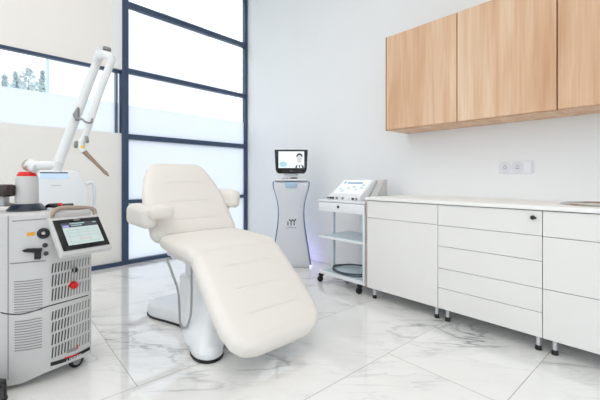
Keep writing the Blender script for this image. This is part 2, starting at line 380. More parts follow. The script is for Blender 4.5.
cabinet_base(1.2195, .5975, [('drawer', .670, .813), ('drawer', .526, .670), ('drawer', .372, .526), ('drawer', .234, .372), ('drawer', .090, .234)], 'white base cabinet of five drawers with a black lock on the top drawer', lock=(.643, .772))
cabinet_base(.5965, -.025, [('drawer', .668, .813), ('door', .372, .668), ('door', .090, .372)], 'white base cabinet below the steel sink, with three plain fronts')
def disc(c, r, z, n=40): return [(c[0]+r*math.cos(2*PI*k/n), c[1]+r*math.sin(2*PI*k/n), z) for k in range(n)]
tag(obj('worktop', box(2.338, 2.948, -.03, 1.85, .8175, .842, bev=.002), 'top'), 'long white worktop laid over the three base cabinets', 'worktop')
sc_ = (2.66, .375)
sk = thing('sink', 'round steel sink set in the white worktop at the right end', 'sink', (sc_[0], sc_[1], .842))
obj('rim', loft(bmesh.new(), [disc(sc_, .205, .8425), disc(sc_, .205, .846), disc(sc_, .197, .853), disc(sc_, .187, .853), disc(sc_, .178, .8430)]), 'steel', sk)
obj('basin', loft(bmesh.new(), [disc(sc_, .181, .8466), disc(sc_, .172, .8445), disc(sc_, .165, .8436), disc(sc_, .03, .8432)]), 'steel', sk)

# ------------------------------------------------------------------ wall cabinets, socket
for i, (y1, y0, lb) in enumerate(((1.845, 1.211, 'oak wall cabinet at the end nearest the windows'), (1.209, .590, 'middle oak wall cabinet, hung above the sockets'), (.588, -.03, 'oak wall cabinet cut by the edge of the photo, above the sink'))):
    t = thing('wall_cabinet', lb, 'cabinet', (2.78, (y0+y1)/2, 1.418), 0, 'oak cabinets on the wall')
    obj('body', box(2.641, 2.949, y0+.0005, y1-.0005, 1.418, 2.243), 'wood', t, smooth=False)
    obj('door', box(2.62, 2.639, y0+.003, y1-(.011 if i == 0 else .003), 1.424, 2.240, bev=.001, seg=1), 'wood', t)
    if i == 0: obj('side_edge', box(2.62, 2.641, y1-.008, y1-.0005, 1.418, 2.243), 'woodgap', t, smooth=False)
    obj('gap_shade_strip', box(2.632, 2.6405, y0+.0006, y0+.0029, 1.42, 2.243), 'woodgap', t, smooth=False)  # darker strip in the door gap, its shade put into the colour
so = thing('wall_socket', 'white wall plate with two sockets above the worktop', 'socket', (XW, .918, 1.03))
obj('plate', box(XW-.009, XW-.0005, .800, 1.036, 1.034, 1.130, bev=.004), 'cwhite', so)
for yc in (.988, .905):
    s = obj('outlet', lathe(bmesh.new(), [(.040, .009), (.040, .0125), (.034, .0125), (.031, .0095), (.001, .0095)], (XW, yc, 1.082), (-1, 0, 0), 28), 'kiosk', so)
    hb = bmesh.new()
    for dy in (-.0095, .0095): lathe(hb, [(.0035, .0096), (.0035, .0105)], (XW, yc+dy, 1.082), (-1, 0, 0), 10)
    bx(hb, XW-.0125, XW-.0096, yc-.012, yc+.012, 1.068, 1.072); bx(hb, XW-.0125, XW-.0096, yc-.006, yc+.006, 1.092, 1.096)
    obj('pin_hole', hb, 'grey', s, label='grey socket holes')
obj('blank_cover', box(XW-.012, XW-.0085, .822, .866, 1.05, 1.114, bev=.002), 'cwhite', so)
obj('end_switch', box(XW-.0125, XW-.0085, .803, .814, 1.04, 1.124, bev=.002), 'kiosk', so)

# ------------------------------------------------------------------ treatment chair
XC = 1.175
ch = thing('treatment_chair', 'cream padded treatment chair on a white base in the middle of the room', 'treatment chair', (XC, 2.2, 0))
def mir(pts): return pts+[(2*XC-x, y) for x, y in reversed(pts)]
outl = mir([(1.04, 1.875), (1.01, 1.83), (.98, 1.775), (.935, 1.742), (.885, 1.742), (.848, 1.78), (.834, 1.84), (.852, 1.93), (.92, 2.02), (.962, 2.12), (.962, 2.22), (.945, 2.32), (.905, 2.44), (.862, 2.55), (.850, 2.62), (.865, 2.70), (.92, 2.74), (1.03, 2.75)])
oc = Vector((XC, 2.25, 0))
def ring(sc, z, drop=0):
    sp_ = spline([Vector((x, y, 0)) for x, y in outl+[outl[0]]], 3)[:-1]
    return [Vector((oc.x+(p.x-oc.x)*sc, oc.y+(p.y-oc.y)*sc, z)) for p in sp_]
obj('base_gasket', loft(bmesh.new(), [ring(1.0, .001), ring(1.006, .004), ring(1.006, .013), ring(.99, .016)]), 'black', ch, label='black rubber edge under the base')
obj('base', loft(bmesh.new(), [ring(.985, .0145), ring(1.0, .02), ring(1.0, .05), ring(.99, .074), ring(.96, .088), ring(.9, .094), ring(.4, .105)]), 'cwhite', ch, angle=60)
def feetcover(sx):
    b = bmesh.new(); rs = []
    for z, x0, x1, y0, y1 in ((.05, .838, .99, 1.748, 2.0), (.085, .844, 1.01, 1.758, 2.06), (.12, .872, 1.05, 1.80, 2.12), (.19, .93, 1.09, 1.86, 2.2), (.30, .982, 1.14, 1.92, 2.28), (.38, 1.005, 1.15, 1.96, 2.28)):
        rr_ = rrect(x0, x1, y0, y1, .055, z)
        rs.append(rr_ if sx < 0 else [(2*XC-x, y, zz) for x, y, zz in rr_])
    return loft(b, rs)
obj('foot_cover', feetcover(-1), 'cwhite', ch, angle=60); obj('foot_cover', feetcover(1), 'cwhite', ch, angle=60)
obj('lower_column', loft(bmesh.new(), [rrect(.985, 1.365, 1.98, 2.46, .05, z) for z in (.08,)]+[rrect(.99, 1.36, 2.0, 2.45, .05, z) for z in (.30, .315)]+[rrect(1.0, 1.35, 2.01, 2.44, .045, .32)]), 'cwhite', ch, angle=50)
obj('lift_column', loft(bmesh.new(), [rrect(1.02, 1.33, 2.06, 2.42, .04, z) for z in (.31, .46)]), 'cwhite', ch)
obj('seat_frame', box(.93, 1.42, 1.98, 2.50, .452, .489, bev=.012), 'cwhite', ch)
ux = Vector((1, .018, 0)).normalized()
# seat
obj('seat', cushion((XC, 1.915, .588), ux, (0, 1, .035), .56, interp([(0, .30), (.06, .318), (.3, .322), (.56, .312)]), .098, .042, rows=40, puff=.012), 'chair', ch, angle=80)
# backrest
bd = Vector((0, .44, .525)).normalized()
obj('backrest', cushion(Vector((XC, 2.475, .585))-bd*.005, ux, bd, .725, interp([(0, .315), (.06, .338), (.2, .336), (.36, .332), (.43, .322), (.58, .284), (.66, .25), (.70, .222), (.725, .198)]), .10, .045, grooves=(.137, .302, .492), gw=.155, gd=.0048, puff=.014), 'chair', ch, angle=80)
bn = bd.cross(Vector((1, 0, 0)));  bn = bn if bn.z < 0 else -bn
bp_ = Vector((XC, 2.475, .585))+bn*.099
pl_ = bmesh.new(); prism(pl_, [bp_+Vector((-.22, 0, 0))+bd*.03, bp_+Vector((.22, 0, 0))+bd*.03, bp_+Vector((.17, 0, 0))+bd*.62, bp_+Vector((-.17, 0, 0))+bd*.62], bn*.03, bev=.006)
obj('backrest_plate', pl_, 'cwhite', ch)
# leg rest
fd = Vector((0, -.48, -.40)).normalized()
obj('leg_rest', cushion(Vector((XC+.008, 1.962, .594)), Vector((1, .02, 0)), fd, .687, interp([(0, .296), (.07, .315), (.35, .325), (.52, .322), (.60, .302), (.65, .262), (.687, .20)]), .112, .048, grooves=(.176, .336, .496), gw=.155, gd=.0044, puff=.012), 'chair', ch, angle=80)
fn = Vector((0, .40, -.48)).normalized(); fp = Vector((XC, 1.962, .594))+fn*.111
pl_ = bmesh.new(); prism(pl_, [fp+Vector((-.2, 0, 0))+fd*.05, fp+Vector((.2, 0, 0))+fd*.05, fp+Vector((.2, 0, 0))+fd*.5, fp+Vector((-.2, 0, 0))+fd*.5], fn*.025, bev=.005)
obj('leg_rest_plate', pl_, 'cwhite', ch)
# arm pads: a thick roll beside the backrest with a short pad turned inward
aw = lambda w: interp([(0, w), (.05, w), (1, w)])
al = obj('armrest', cushion((.812, 2.47, .806), (1, 0, 0), (0, 1, 0), .40, aw(.056), .155, .045, rows=20, puff=.006), 'chair', ch, angle=80)
obj('inner_pad', cushion((.79, 2.475, .812), (0, 1, 0), (1, 0, 0), .175, aw(.062), .10, .043, rows=14, puff=.006), 'chair', al, angle=80)
ar = obj('armrest', cushion((1.535, 2.55, .90), (1, 0, 0), (0, 1, 0), .36, aw(.046), .15, .045, rows=20, puff=.006), 'chair', ch, angle=80)
obj('bracket', tube(bmesh.new(), [(.80, 2.66, .68), (.85, 2.68, .64), (.95, 2.70, .66)], .012, 10, smoothpath=4), 'cwhite', al)
obj('bracket', tube(bmesh.new(), [(1.55, 2.68, .78), (1.50, 2.70, .70), (1.42, 2.70, .68)], .012, 10, smoothpath=4), 'cwhite', ar)
# hand control hanging at the side, with its cable
hp = [onx(x, y, .83) for x, y in ((166.5, 259), (170, 267), (173.5, 277), (176.5, 285))]
hc = thing('hand_control', 'grey chair remote hanging from the left side of the seat', 'remote control', (.86, hp[-1].y, hp[-1].z))
obj('housing', tube(bmesh.new(), hp, [.008, .013, .013, .007], 12, smoothpath=3), 'cable', hc)
obj('hook', tube(bmesh.new(), [hp[0], onx(168.5, 257.5, .87), onx(171, 259, .905)], .004, 8, smoothpath=4), 'cable', hc)
cp = [hp[-1]]+[onx(x, y, X) for x, y, X in ((178.5, 295, .835), (179.5, 310, .84), (180, 322, .845), (183, 327.5, .85), (187, 326, .86), (190.5, 316, .875), (191.5, 300, .89), (191.5, 280, .90), (191.5, 266, .905))]
obj('cable', tube(bmesh.new(), cp, .0062, 8, smoothpath=6), 'cable', hc)

# ------------------------------------------------------------------ kiosk with a screen, standing across the corner by the right wall
KZ = -A
kc = FW*3.9+RT*(-.099)
ki = thing('screen_console', 'white waisted console with blue edges and a black monitor, against the right wall', 'console', (kc.x, kc.y, 0), KZ)
side = [(.222, .03), (.214, .07), (.196, .19), (.172, .33), (.150, .48), (.143, .58), (.147, .70), (.168, .80), (.192, .88), (.202, .93), (.198, .955), (.18, .968)]
sp_ = [v for v in spline([Vector((x, 0, z)) for x, z in side], 4)]
right = [(v.x, v.z) for v in sp_]; outline = [(x-.0, z) for x, z in right]+[(-x, z) for x, z in reversed(right)]
b = bmesh.new(); prism(b, [(x, .03, z) for x, z in outline], (0, .22, 0)); obj('body', b, 'kiosk', ki, local=True)
b = bmesh.new(); loft(b, [[(x*.965, .03, .03+(z-.03)*.985) for x, z in outline], [(x*.95, .004, .03+(z-.03)*.98) for x, z in outline], [(x*.86, -.004, .05+(z-.05)*.95) for x, z in outline]]); obj('front_panel', b, 'kiosk', ki, local=True, angle=50)
for s in (1, -1): obj('edge_strip', tube(bmesh.new(), [(s*x, .024, z) for x, z in right[:-3]], .0055, 8), 'blue', ki, local=True, label='blue edge strip')
obj('top_strip', tube(bmesh.new(), [(s*.01, .024, .968) for s in range(-18, 19, 3)], .006, 8), 'cable', ki, local=True)
obj('plinth', box(-.21, .21, .02, .26, 0.001, .03, bev=.006), 'cwhite', ki, local=True)
obj('handle', box(-.065, .065, -.03, .0, .895, .955, bev=.012), 'lblue', ki, local=True, label='pale blue front handle')
obj('shelf', box(-.17, .17, -.02, .2, .969, .992, bev=.008), 'cwhite', ki, local=True)
b = bmesh.new()
for x, w, d in ((-.10, .03, .03), (-.06, .03, .03), (-.02, .022, .03)): bx(b, x, x+w, .0, d, .992, 1.0, bev=.003)
obj('button', b, 'fin', ki, local=True)
obj('puck', lathe(bmesh.new(), [(.042, 0), (.045, .006), (.04, .012), (.02, .014)], (.03, .03, .992)), 'gloss', ki, local=True)
obj('neck', loft(bmesh.new(), [rrect(-.11, .11, .08, .16, .03, .99), rrect(-.07, .07, .08, .14, .03, 1.06), rrect(-.07, .07, .07, .13, .03, 1.12)]), 'cwhite', ki, local=True)
mo = [(-.183, 1.318), (.183, 1.318), (.186, 1.312), (.176, 1.10), (.163, 1.065), (.145, 1.050), (-.145, 1.050), (-.163, 1.065), (-.176, 1.10), (-.186, 1.312)]
b = bmesh.new(); prism(b, [(x, .045, z) for x, z in mo], (0, .05, 0), bev=.004); mon = obj('monitor', b, 'gloss', ki, local=True)
def dec(pts, y, m, name, par, th=.0015):
    b = bmesh.new(); prism(b, [(x, y, z) for x, z in pts], (0, -th, 0)); return obj(name, b, m, par, local=True, smooth=False)
def ell(cx, cz, rx, rz, n=24, a0=0, a1=360): return [(cx+rx*math.cos(math.radians(a0+(a1-a0)*k/n)), cz+rz*math.sin(math.radians(a0+(a1-a0)*k/n))) for k in range(n if a1-a0 == 360 else n+1)]
def R4(x0, x1, z0, z1): return [(x0, z0), (x1, z0), (x1, z1), (x0, z1)]
dec(R4(-.142, .146, 1.112, 1.298), .046, 'scr_white', 'display', mon, .002)
bmm = bmesh.new()
for poly in (ell(-.09, 1.155, .042, .03), R4(-.12, -.055, 1.128, 1.142), R4(-.05, .03, 1.135, 1.139)): prism(bmm, [(x, .0440, z) for x, z in poly], (0, -.001, 0))
obj('screen_graphic', bmm, 'scr_cyan', mon, local=True, smooth=False)
dec(ell(.093, 1.242, .035, .036, 20, -12, 192), .0440, 'scr_hair', 'portrait_hair', mon, .0003)
dec(ell(.093, 1.212, .030, .045), .0436, 'scr_skin', 'portrait_face', mon, .0010)
dec([(.045, 1.113), (.05, 1.135), (.075, 1.152), (.093, 1.128), (.113, 1.152), (.137, 1.135), (.144, 1.113)], .0440, 'scr_hair', 'portrait_jacket', mon, .0008)
dec([(.065, 1.113), (.072, 1.15), (.093, 1.158), (.114, 1.15), (.121, 1.113)], .0432, 'scr_white', 'portrait_shirt', mon, .0010)
dec([(.088, 1.115), (.085, 1.14), (.093, 1.149), (.101, 1.14), (.098, 1.115)], .0422, 'scr_hair', 'portrait_tie', mon, .0008)
b = bmesh.new()
for poly in (R4(.075, .088, 1.219, 1.2215), R4(.098, .111, 1.219, 1.2215), R4(.0915, .0945, 1.195, 1.212), R4(.083, .103, 1.181, 1.1835)): prism(b, [(x, .0424, z) for x, z in poly], (0, -.0006, 0))
obj('portrait_features', b, 'scr_hair', mon, local=True, smooth=False)
dec(ell(0, 1.08, .022, .010), .046, 'scr_dark', 'monitor_badge', mon, .002)
# logo: three strokes with joining arms, small word underneath
b = bmesh.new(); zl = .475
def stroke(p, q, w=.011):
    d = Vector((q[0]-p[0], q[1]-p[1])); nrm = Vector((-d.y, d.x)).normalized()*w/2
    prism(b, [(p[0]+nrm.x, -.0042, p[1]+nrm.y), (p[0]-nrm.x, -.0042, p[1]-nrm.y), (q[0]-nrm.x, -.0042, q[1]-nrm.y), (q[0]+nrm.x, -.0042, q[1]+nrm.y)], (0, -.0015, 0))
for x in (-.034, 0, .034): stroke((x, zl), (x, zl+.045))
for x in (-.012, .022): stroke((x-.006, zl+.062), (x+.014, zl+.044), .010)
for x in (.014, .048): stroke((x+.004, zl+.066), (x-.012, zl+.046), .010)
for cx, cz in ((-.017, zl+.062), (.014, zl+.062), (.048, zl+.066)): prism(b, [(x, -.0042, z) for x, z in ell(cx, cz, .008, .008, 12)], (0, -.0015, 0))
obj('logo', b, 'ink', ki, local=True, smooth=False)
b = bmesh.new(); rnd = random.Random(3)
for k in range(9):
    x = -.048+k*.012; hh = (.010, .010, .018, .017, .018, .010, .011, .010, .010)[k]
    stroke((x, zl-.028), (x+.004, zl-.028+hh), .0028); stroke((x, zl-.028), (x+.007, zl-.026), .0024)
obj('lettering', b, 'ink', ki, local=True, smooth=False)
obj('led_strip', box(-.20, .20, .2535, .262, .02, .07), 'glow', ki, local=True, smooth=False, label='violet light strip at the foot')
obj('led_strip', box(.212, .222, .06, .24, .004, .014), 'glow', ki, local=True, smooth=False, label='violet light strip at the foot')

# ------------------------------------------------------------------ trolley
tr = thing('trolley', 'white rolling trolley with glassy shelves between the console and the cabinets', 'trolley', (2.57, 2.16, 0))
ty0, ty1, tx0, tx1 = 1.872, 2.43, 2.36, 2.80
obj('top_tray', box(tx0, tx1, ty0, ty1, .778, .798, bev=.005), 'cwhite', tr)
obj('drawer_case', box(tx0+.02, tx1-.01, ty0+.005, ty1-.005, .688, .7775), 'cwhite', tr, smooth=False)
d = obj('drawer', box(tx0+.002, tx0+.0195, ty0+.004, ty1-.004, .689, .773, bev=.003), 'cwhite', tr)
obj('lock', lathe(bmesh.new(), [(.011, 0), (.011, .008), (.006, .010)], (tx0+.002, 2.172, .738), (-1, 0, 0), 16), 'black', d)
sh = obj('shelf', box(tx0, tx1, ty0, ty1, .432, .45, bev=.004), 'cwhite', tr); obj('shelf_mat', box(tx0+.02, tx1-.02, ty0+.02, ty1-.02, .4495, .454), 'shelf', sh, smooth=False, label='pale blue shelf surface')
sh = obj('shelf', box(tx0, tx1, ty0, ty1, .090, .118, bev=.004), 'cwhite', tr); obj('shelf_mat', box(tx0+.02, tx1-.02, ty0+.02, ty1-.02, .1175, .122), 'shelf', sh, smooth=False, label='pale blue shelf surface')
for x, y in ((2.56, ty1-.012), (2.56, ty0+.012), (2.378, ty0+.012)): obj('post', box(x-.017, x+.017, y-.011, y+.011, .10, .70, bev=.003), 'post', tr)
for x, y in ((2.395, 2.425), (2.395, 1.95), (2.765, 2.41), (2.765, 1.925)):
    c = obj('caster', lathe(bmesh.new(), [(.002, -.011), (.024, -.011), (.029, -.007), (.029, .007), (.024, .011), (.002, .011)], (x-.012, y, .0295), (.35, 1, 0), 20), 'black', tr)
    obj('fork', loft(bmesh.new(), [rrect(x-.018, x+.018, y-.016, y+.016, .006, .052), rrect(x-.022, x+.022, y-.02, y+.02, .008, .07), rrect(x-.012, x+.012, y-.012, y+.012, .006, .0905)]), 'black', c)
cb = []
for k in range(46):
    a = k/24*2*PI*.98; rr = 1-.05*math.sin(k*.35)-.0025*k
    cb.append((2.572+.19*rr*math.cos(a), 2.145+.245*rr*math.sin(a), .1335+.00018*k+.003*math.sin(a*3+k*.05)))
tag(obj('coiled_cable', tube(bmesh.new(), cb, .0068, 8), 'dcable'), 'dark cable coiled on the lowest shelf of the trolley', 'cable')
# control unit on the trolley
cu = thing('control_unit', 'white sloping control unit with knobs on top of the trolley', 'control unit', (2.56, 2.14, .798))
prof = [(2.40, .799), (2.40, .83), (2.43, .842), (2.62, .985), (2.66, .985), (2.70, .93), (2.70, .799)]
b = bmesh.new(); prism(b, [(x, 1.96, z) for x, z in prof], (0, .385, 0), bev=.006); obj('case', b, 'cwhite', cu)
sd = Vector((.19, 0, .143)).normalized(); sn = Vector((-.143, 0, .19)).normalized(); so_ = Vector((2.43, 0, .842))
def slp(y0, y1, a0, a1, th, m, name, par=cu):
    b = bmesh.new(); prism(b, [so_+sd*a0+Vector((0, y0, 0))+sn*.0005, so_+sd*a1+Vector((0, y0, 0))+sn*.0005, so_+sd*a1+Vector((0, y1, 0))+sn*.0005, so_+sd*a0+Vector((0, y1, 0))+sn*.0005], sn*th); return obj(name, b, m, par, smooth=False)
slp(1.99, 2.315, .03, .225, .002, 'scr_white', 'control_panel')
slp(2.06, 2.24, .168, .190, .004, 'dispblue', 'display'); slp(2.26, 2.29, .17, .20, .004, 'lblue', 'key')
for y, a in ((2.27, .09), (2.23, .06), (2.18, .10), (2.12, .12), (2.08, .08), (2.03, .11), (2.03, .15)): slp(y-.018, y+.018, a-.012, a+.012, .004, 'keyblue', 'key')
for y, m in ((2.335, 'fin'), (2.30, 'dark'), (2.27, 'dark'), (2.22, 'fin'), (2.15, 'fin'), (2.09, 'cwhite'), (2.03, 'dark'), (1.99, 'fin')):
    obj('knob', lathe(bmesh.new(), [(.010, 0), (.010, .012), (.008, .015)], (2.40, y, .815), (-1, 0, 0), 14), m, cu)
b = bmesh.new(); prism(b, [(2.50, 1.88, .799), (2.70, 1.88, .799), (2.70, 1.88, .985), (2.655, 1.88, .985)], (0, .068, 0), bev=.006); obj('side_wing', b, 'lwhite', cu)

# ------------------------------------------------------------------ laser machine at the left
la = thing('laser_machine', 'white laser machine on casters with a tilted touch screen, at the left edge', 'laser machine', (.2, 2.33, 0))
Cc = Vector((.207, 2.105, 0)); RD = Vector((.960, .279, 0)); RN = Vector((.279, -.960, 0)); LD = Vector((.971, -.24, 0)); LN = Vector((-.24, -.971, 0))
def onr(px, py, o=0): return onplane(px, py, Cc+RN*o, RN)
def onl(px, py, o=0): return onplane(px, py, Cc+LN*o, LN)
pl2 = [Cc-LD*.212, Cc-LD*.20+LN*.0, Cc-LD*.10, Cc-LD*.02, Cc+Vector((0, .0015, 0)), Cc+RD*.02, Cc+RD*.10, Cc+RD*.185, Cc+RD*.203+Vector((.002, .012, 0)), Vector((.41, 2.24, 0)), Vector((.41, 2.47, 0)), Vector((.39, 2.50, 0)), Vector((.02, 2.50, 0)), Vector((-.005, 2.47, 0)), Vector((-.005, 2.24, 0))]
def zb(p): 
    t = min(1, max(0, (p.x-.10)/.12)); return .022+.03*t*t*(3-2*t)
pc = Vector((.2, 2.3, 0))
def lring(zf, sc): return [Vector((pc.x+(p.x-pc.x)*sc, pc.y+(p.y-pc.y)*sc, zf(p))) for p in pl2]
obj('body', loft(bmesh.new(), [lring(lambda p: zb(p)+.004, .96), lring(zb, .985), lring(lambda p: zb(p)+.01, 1), lring(lambda p: .815, 1), lring(lambda p: .826, .985), lring(lambda p: .832, .95)]), 'lwhite', la, angle=35)
def decal(pxs, f, th, m, name, par=la, **k):
    nrm = RN if f is onr else LN
    b = bmesh.new()
    for poly in pxs: prism(b, [f(x, y, .0005) for x, y in poly], nrm*th)
    return obj(name, b, m, par, smooth=False, **k)
# side panel groove at the left, panel lines
decal([[(7.7, 216), (8.5, 216), (8.5, 380), (7.7, 380)], [(10, 263.2), (46, 260.2), (46, 261.2), (10, 264.2)], [(12, 221), (46, 218.3), (46, 219), (12, 221.7)]], onl, .0012, 'fin', 'panel_joint')
obj('cable_seam', tube(bmesh.new(), [onl(0.5, 312.5), onl(8, 314), onl(20, 314.3), onl(30, 312.2), onl(40, 309), onl(48, 306.3), onr(52, 305.2), onr(60, 303), onr(70, 300.3), onr(80, 297.5), onr(88, 295.2)], .0028, 8, smoothpath=3), 'dark', la)
lv = []
for k in range(13): y = 281.5+k*2.55; lv.append([(14, y), (27, y-.9), (42.5, y-3.0), (42.5, y-2.2), (27, y-.1), (14, y+.8)])
lv2 = []
for k in range(12): y = 321.5+k*2.65; lv2.append([(14.5, y), (27, y-1.3), (42, y-4.2), (42, y-3.4), (27, y-.5), (14.5, y+.8)])
decal(lv, onl, .0012, 'fin', 'side_vent'); decal(lv2, onl, .0012, 'fin', 'side_vent')
def lerp(a, b, t): return a+(b-a)*t
def slots(rows, xs, dark):
    out = []
    for (l0, l1, r0, r1) in rows:   # y top/bottom at px 51 and at px 89
        for x in xs:
            t = (x-51)/38; y0 = lerp(l0, r0, t); y1 = lerp(l1, r1, t); w = lerp(.62, .45, t); sl = .8 if dark else .5
            out.append([(x-w+sl, y0), (x+w+sl, y0-.2), (x+w-sl*.3, y1-.2), (x-w-sl*.3, y1)])
    return out
xsd = [52.2+3.15*k for k in range(6)]; xsf = [71+2.9*k for k in range(7)]
rows1 = [(264, 273.5, 257, 265), (275.5, 287, 267, 277.5), (289, 301.5, 279.5, 291)]
rows2 = [(312, 321, 299, 307), (323, 333, 309, 318), (335, 346, 320, 330), (348, 359, 332, 342)]
for rows in (rows1, rows2): decal(slots(rows, xsd, 1), onr, .0012, 'dark', 'front_vent'); decal(slots(rows, xsf, 0), onr, .0012, 'fin', 'front_vent', label='grey front vent')
# stripe, red flash, marks, small label
def mid(t): return lerp(50.5, 89.7, t)
top = [(mid(t), lerp(362.5, 346.8, t)+(1.6*math.sin(PI*t))) for t in [k/8 for k in range(9)]]; bot = [(mid(t), lerp(366.2, 349.7, t)+(1.9*math.sin(PI*t))) for t in [k/8 for k in range(8, -1, -1)]]
st = decal([top+bot], onr, .002, 'gloss', 'name_stripe')
decal([[(64.4, 357.6), (72, 355.4), (79, 352.8), (79, 353.9), (72, 356.7), (64.4, 358.8)]], onr, .003, 'red', 'stripe_flash', st)
lt = []
for k in range(9):
    x = 66.5+1.55*k+(1.2 if k > 0 else 0); y = 361.0-.44*(x-66.5)+.4
    lt.append([(x, y), (x+.5, y-.2), (x+.5, y-1.6), (x, y-1.4)]); lt.append([(x, y-1.3), (x+1.1, y-1.7), (x+1.1, y-2.1), (x, y-1.7)])
decal(lt, onr, .003, 'whiteink', 'stripe_lettering', st)
decal([[(66.5, 350.5), (76.5, 347), (76.5, 350), (66.5, 353.5)]], onr, .002, 'fin', 'type_label'); decal([[(76.3, 345), (77.8, 344.4), (77.8, 348.5), (76.3, 349)]], onr, .0028, 'red', 'type_mark')
def knobon(f, px, py, r, h, m, name, par=la, prof=None):
    nrm = RN if f is onr else LN
    return obj(name, lathe(bmesh.new(), prof or [(r, 0), (r, h*.7), (r*.8, h), (.002, h)], f(px, py), nrm, 24), m, par)
knobon(onr, 73, 284.8, .0185, .022, 'red', 'emergency_stop'); kk = knobon(onr, 74.3, 269.8, .0125, .018, 'black', 'key_switch')
obj('key', box(-.003, .003, -.002, .002, -.014, .014, mtx=Matrix.Translation(onr(74.3, 269.8, .024))), 'grey', kk)
rg = knobon(onl, 43.6, 233.2, .0255, .012, 'black', 'connector_port', prof=[(.0255, 0), (.0255, .010), (.021, .013), (.012, .013), (.011, .006), (.001, .006)])
knobon(onl, 43.8, 233.0, .0085, .012, 'lwhite', 'connector_core', rg)
knobon(onl, 45.2, 245.2, .011, .008, 'dark', 'small_socket'); knobon(onl, 46.2, 253.4, .010, .008, 'dark', 'small_socket')
decal([[(27, 232.8), (34.8, 231.7), (34.8, 235.2), (27, 236.2)]], onl, .0012, 'orange', 'warning_label')
lvr = decal([[(22.5, 250.2), (27, 248.4), (42.5, 247.9), (42, 251), (34, 252), (26, 251.6)], [(35, 250), (41.5, 249.5), (41, 258.2), (35, 258.8)]], onl, .02, 'black', 'door_latch')
# touch screen housing
RD3 = RD.copy(); dn = Vector((.279*.115, -.96*.115, -.138)); dnn = dn.normalized()
TL = at(52.4, 221, 1.66); scn = RD3.cross(dnn).normalized()
if scn.dot(FW) > 0: scn = -scn
ru = at(98.0, 216.6, 1.66) - TL
W_ = .2; 
# width so that the right edge meets px 98
def pxof(p): d_ = Vector(p)-EYEV; f_ = d_.dot(FW); return CX+FPX*d_.dot(RT)/f_
lo_, hi_ = .1, .4
for _ in range(40):
    W_ = (lo_+hi_)/2
    if pxof(TL+RD3*W_) < 98.2: lo_ = W_
    else: hi_ = W_
def pyof(p): d_ = Vector(p)-EYEV; return HY-FPX*d_.z/d_.dot(FW)
lo_, hi_ = .08, .4
for _ in range(40):
    H_ = (lo_+hi_)/2
    if pyof(TL+dnn*H_) < 251.5: lo_ = H_
    else: hi_ = H_
def sq(u0, u1, v0, v1, h=0): return [TL+RD3*u*W_+dnn*v*H_+scn*h for u, v in ((u0, v0), (u1, v0), (u1, v1), (u0, v1))]
hs = bmesh.new(); prism(hs, sq(-.045, 1.035, -.10, 1.11, -.0015), scn*-.034, bev=.007, seg=3); hous = obj('screen_housing', hs, 'lwhite', la)
bk = bmesh.new(); loft(bk, [sq(.02, .98, .0, 1.0, -.046), [p+Vector((-.0, 0, 0)) for p in sq(.1, .9, .05, .8, -.10)]]); obj('screen_mount', bk, 'lwhite', la)
pb = bmesh.new(); prism(pb, sq(0, 1, 0, 1, -.002), scn*.005, bev=.0015); tp = obj('touch_screen', pb, 'gloss', hous)
def scr(u0, u1, v0, v1, m, name, h=.0035):
    b = bmesh.new(); prism(b, sq(u0, u1, v0, v1, h), scn*.0006); return obj(name, b, m, tp, smooth=False)
scr(.13, .90, .13, .86, 'scr_bg', 'display'); scr(.13, .90, .13, .29, 'scr_dark', 'display_header', .0042); scr(.14, .27, .21, .29, 'scr_violet', 'display_tab', .0049)
b = bmesh.new()
for v0, v1 in ((.38, .395), (.47, .485), (.58, .595), (.79, .80)): prism(b, sq(.2, .84, v0, v1, .0042), scn*.0006)
for u in (.2, .42, .63, .84): prism(b, sq(u, u+.008, .36, .8, .0042), scn*.0006)
obj('display_graph', b, 'scr_line', tp, smooth=False)
b = bmesh.new()
for u0, u1, v0, v1 in ((.40, .62, .68, .705),): prism(b, sq(u0, u1, v0, v1, .0048), scn*.0006)
obj('display_mark', b, 'scr_pink', tp, smooth=False)
b = bmesh.new()
for u0, u1, v0, v1 in ((.30, .62, .15, .19), (.32, .55, .22, .25), (.80, .88, .16, .19)): prism(b, sq(u0, u1, v0, v1, .0049), scn*.0006)
obj('display_text', b, 'scr_line', tp, smooth=False)
b = bmesh.new(); prism(b, sq(.42, .55, .03, .07, .0035), scn*.0004); obj('bezel_mark', b, 'fin', tp, smooth=False)
# push handle above the screen
hz = [at(51.8, 217, 1.74), at(53, 212.5, 1.74), at(57, 209.3, 1.76), at(65, 207.8, 1.80), at(75, 207.6, 1.85), at(85, 207.8, 1.90), at(91.5, 208.6, 1.93), at(94.3, 210.5, 1.94), at(95, 214.5, 1.94)]
obj('push_handle', tube(bmesh.new(), hz, .0115, 12, smoothpath=4), 'beige', la, label='beige push handle above the screen')
hz = [at(-9, 206, 1.78), at(-4, 204.6, 1.80), at(6, 204.6, 1.84), at(13, 204.8, 1.87), at(15.5, 206.5, 1.88)]
obj('push_handle', tube(bmesh.new(), hz, .010, 12, smoothpath=4), 'beige', la, label='beige push handle at the left')
# casters
for x, y in ((.335, 2.185), (.06, 2.21), (.34, 2.45), (.06, 2.45)):
    c = obj('caster', lathe(bmesh.new(), [(.002, -.012), (.028, -.012), (.0335, -.008), (.0335, .008), (.028, .012), (.002, .012)], (x, y, .034), (.2, -1, 0) , 24), 'black', la)
    obj('hub', lathe(bmesh.new(), [(.002, -.0135), (.019, -.0135), (.019, .0135), (.002, .0135)], (x, y, .034), (.2, -1, 0), 18), 'grey', c)
    obj('fork', loft(bmesh.new(), [rrect(x-.012, x+.02, y+.016, y+.026, .004, .03), rrect(x-.02, x+.03, y+.0145, y+.03, .004, .06), rrect(x-.02, x+.03, y-.02, y+.03, .004, .072)]), 'black', c)
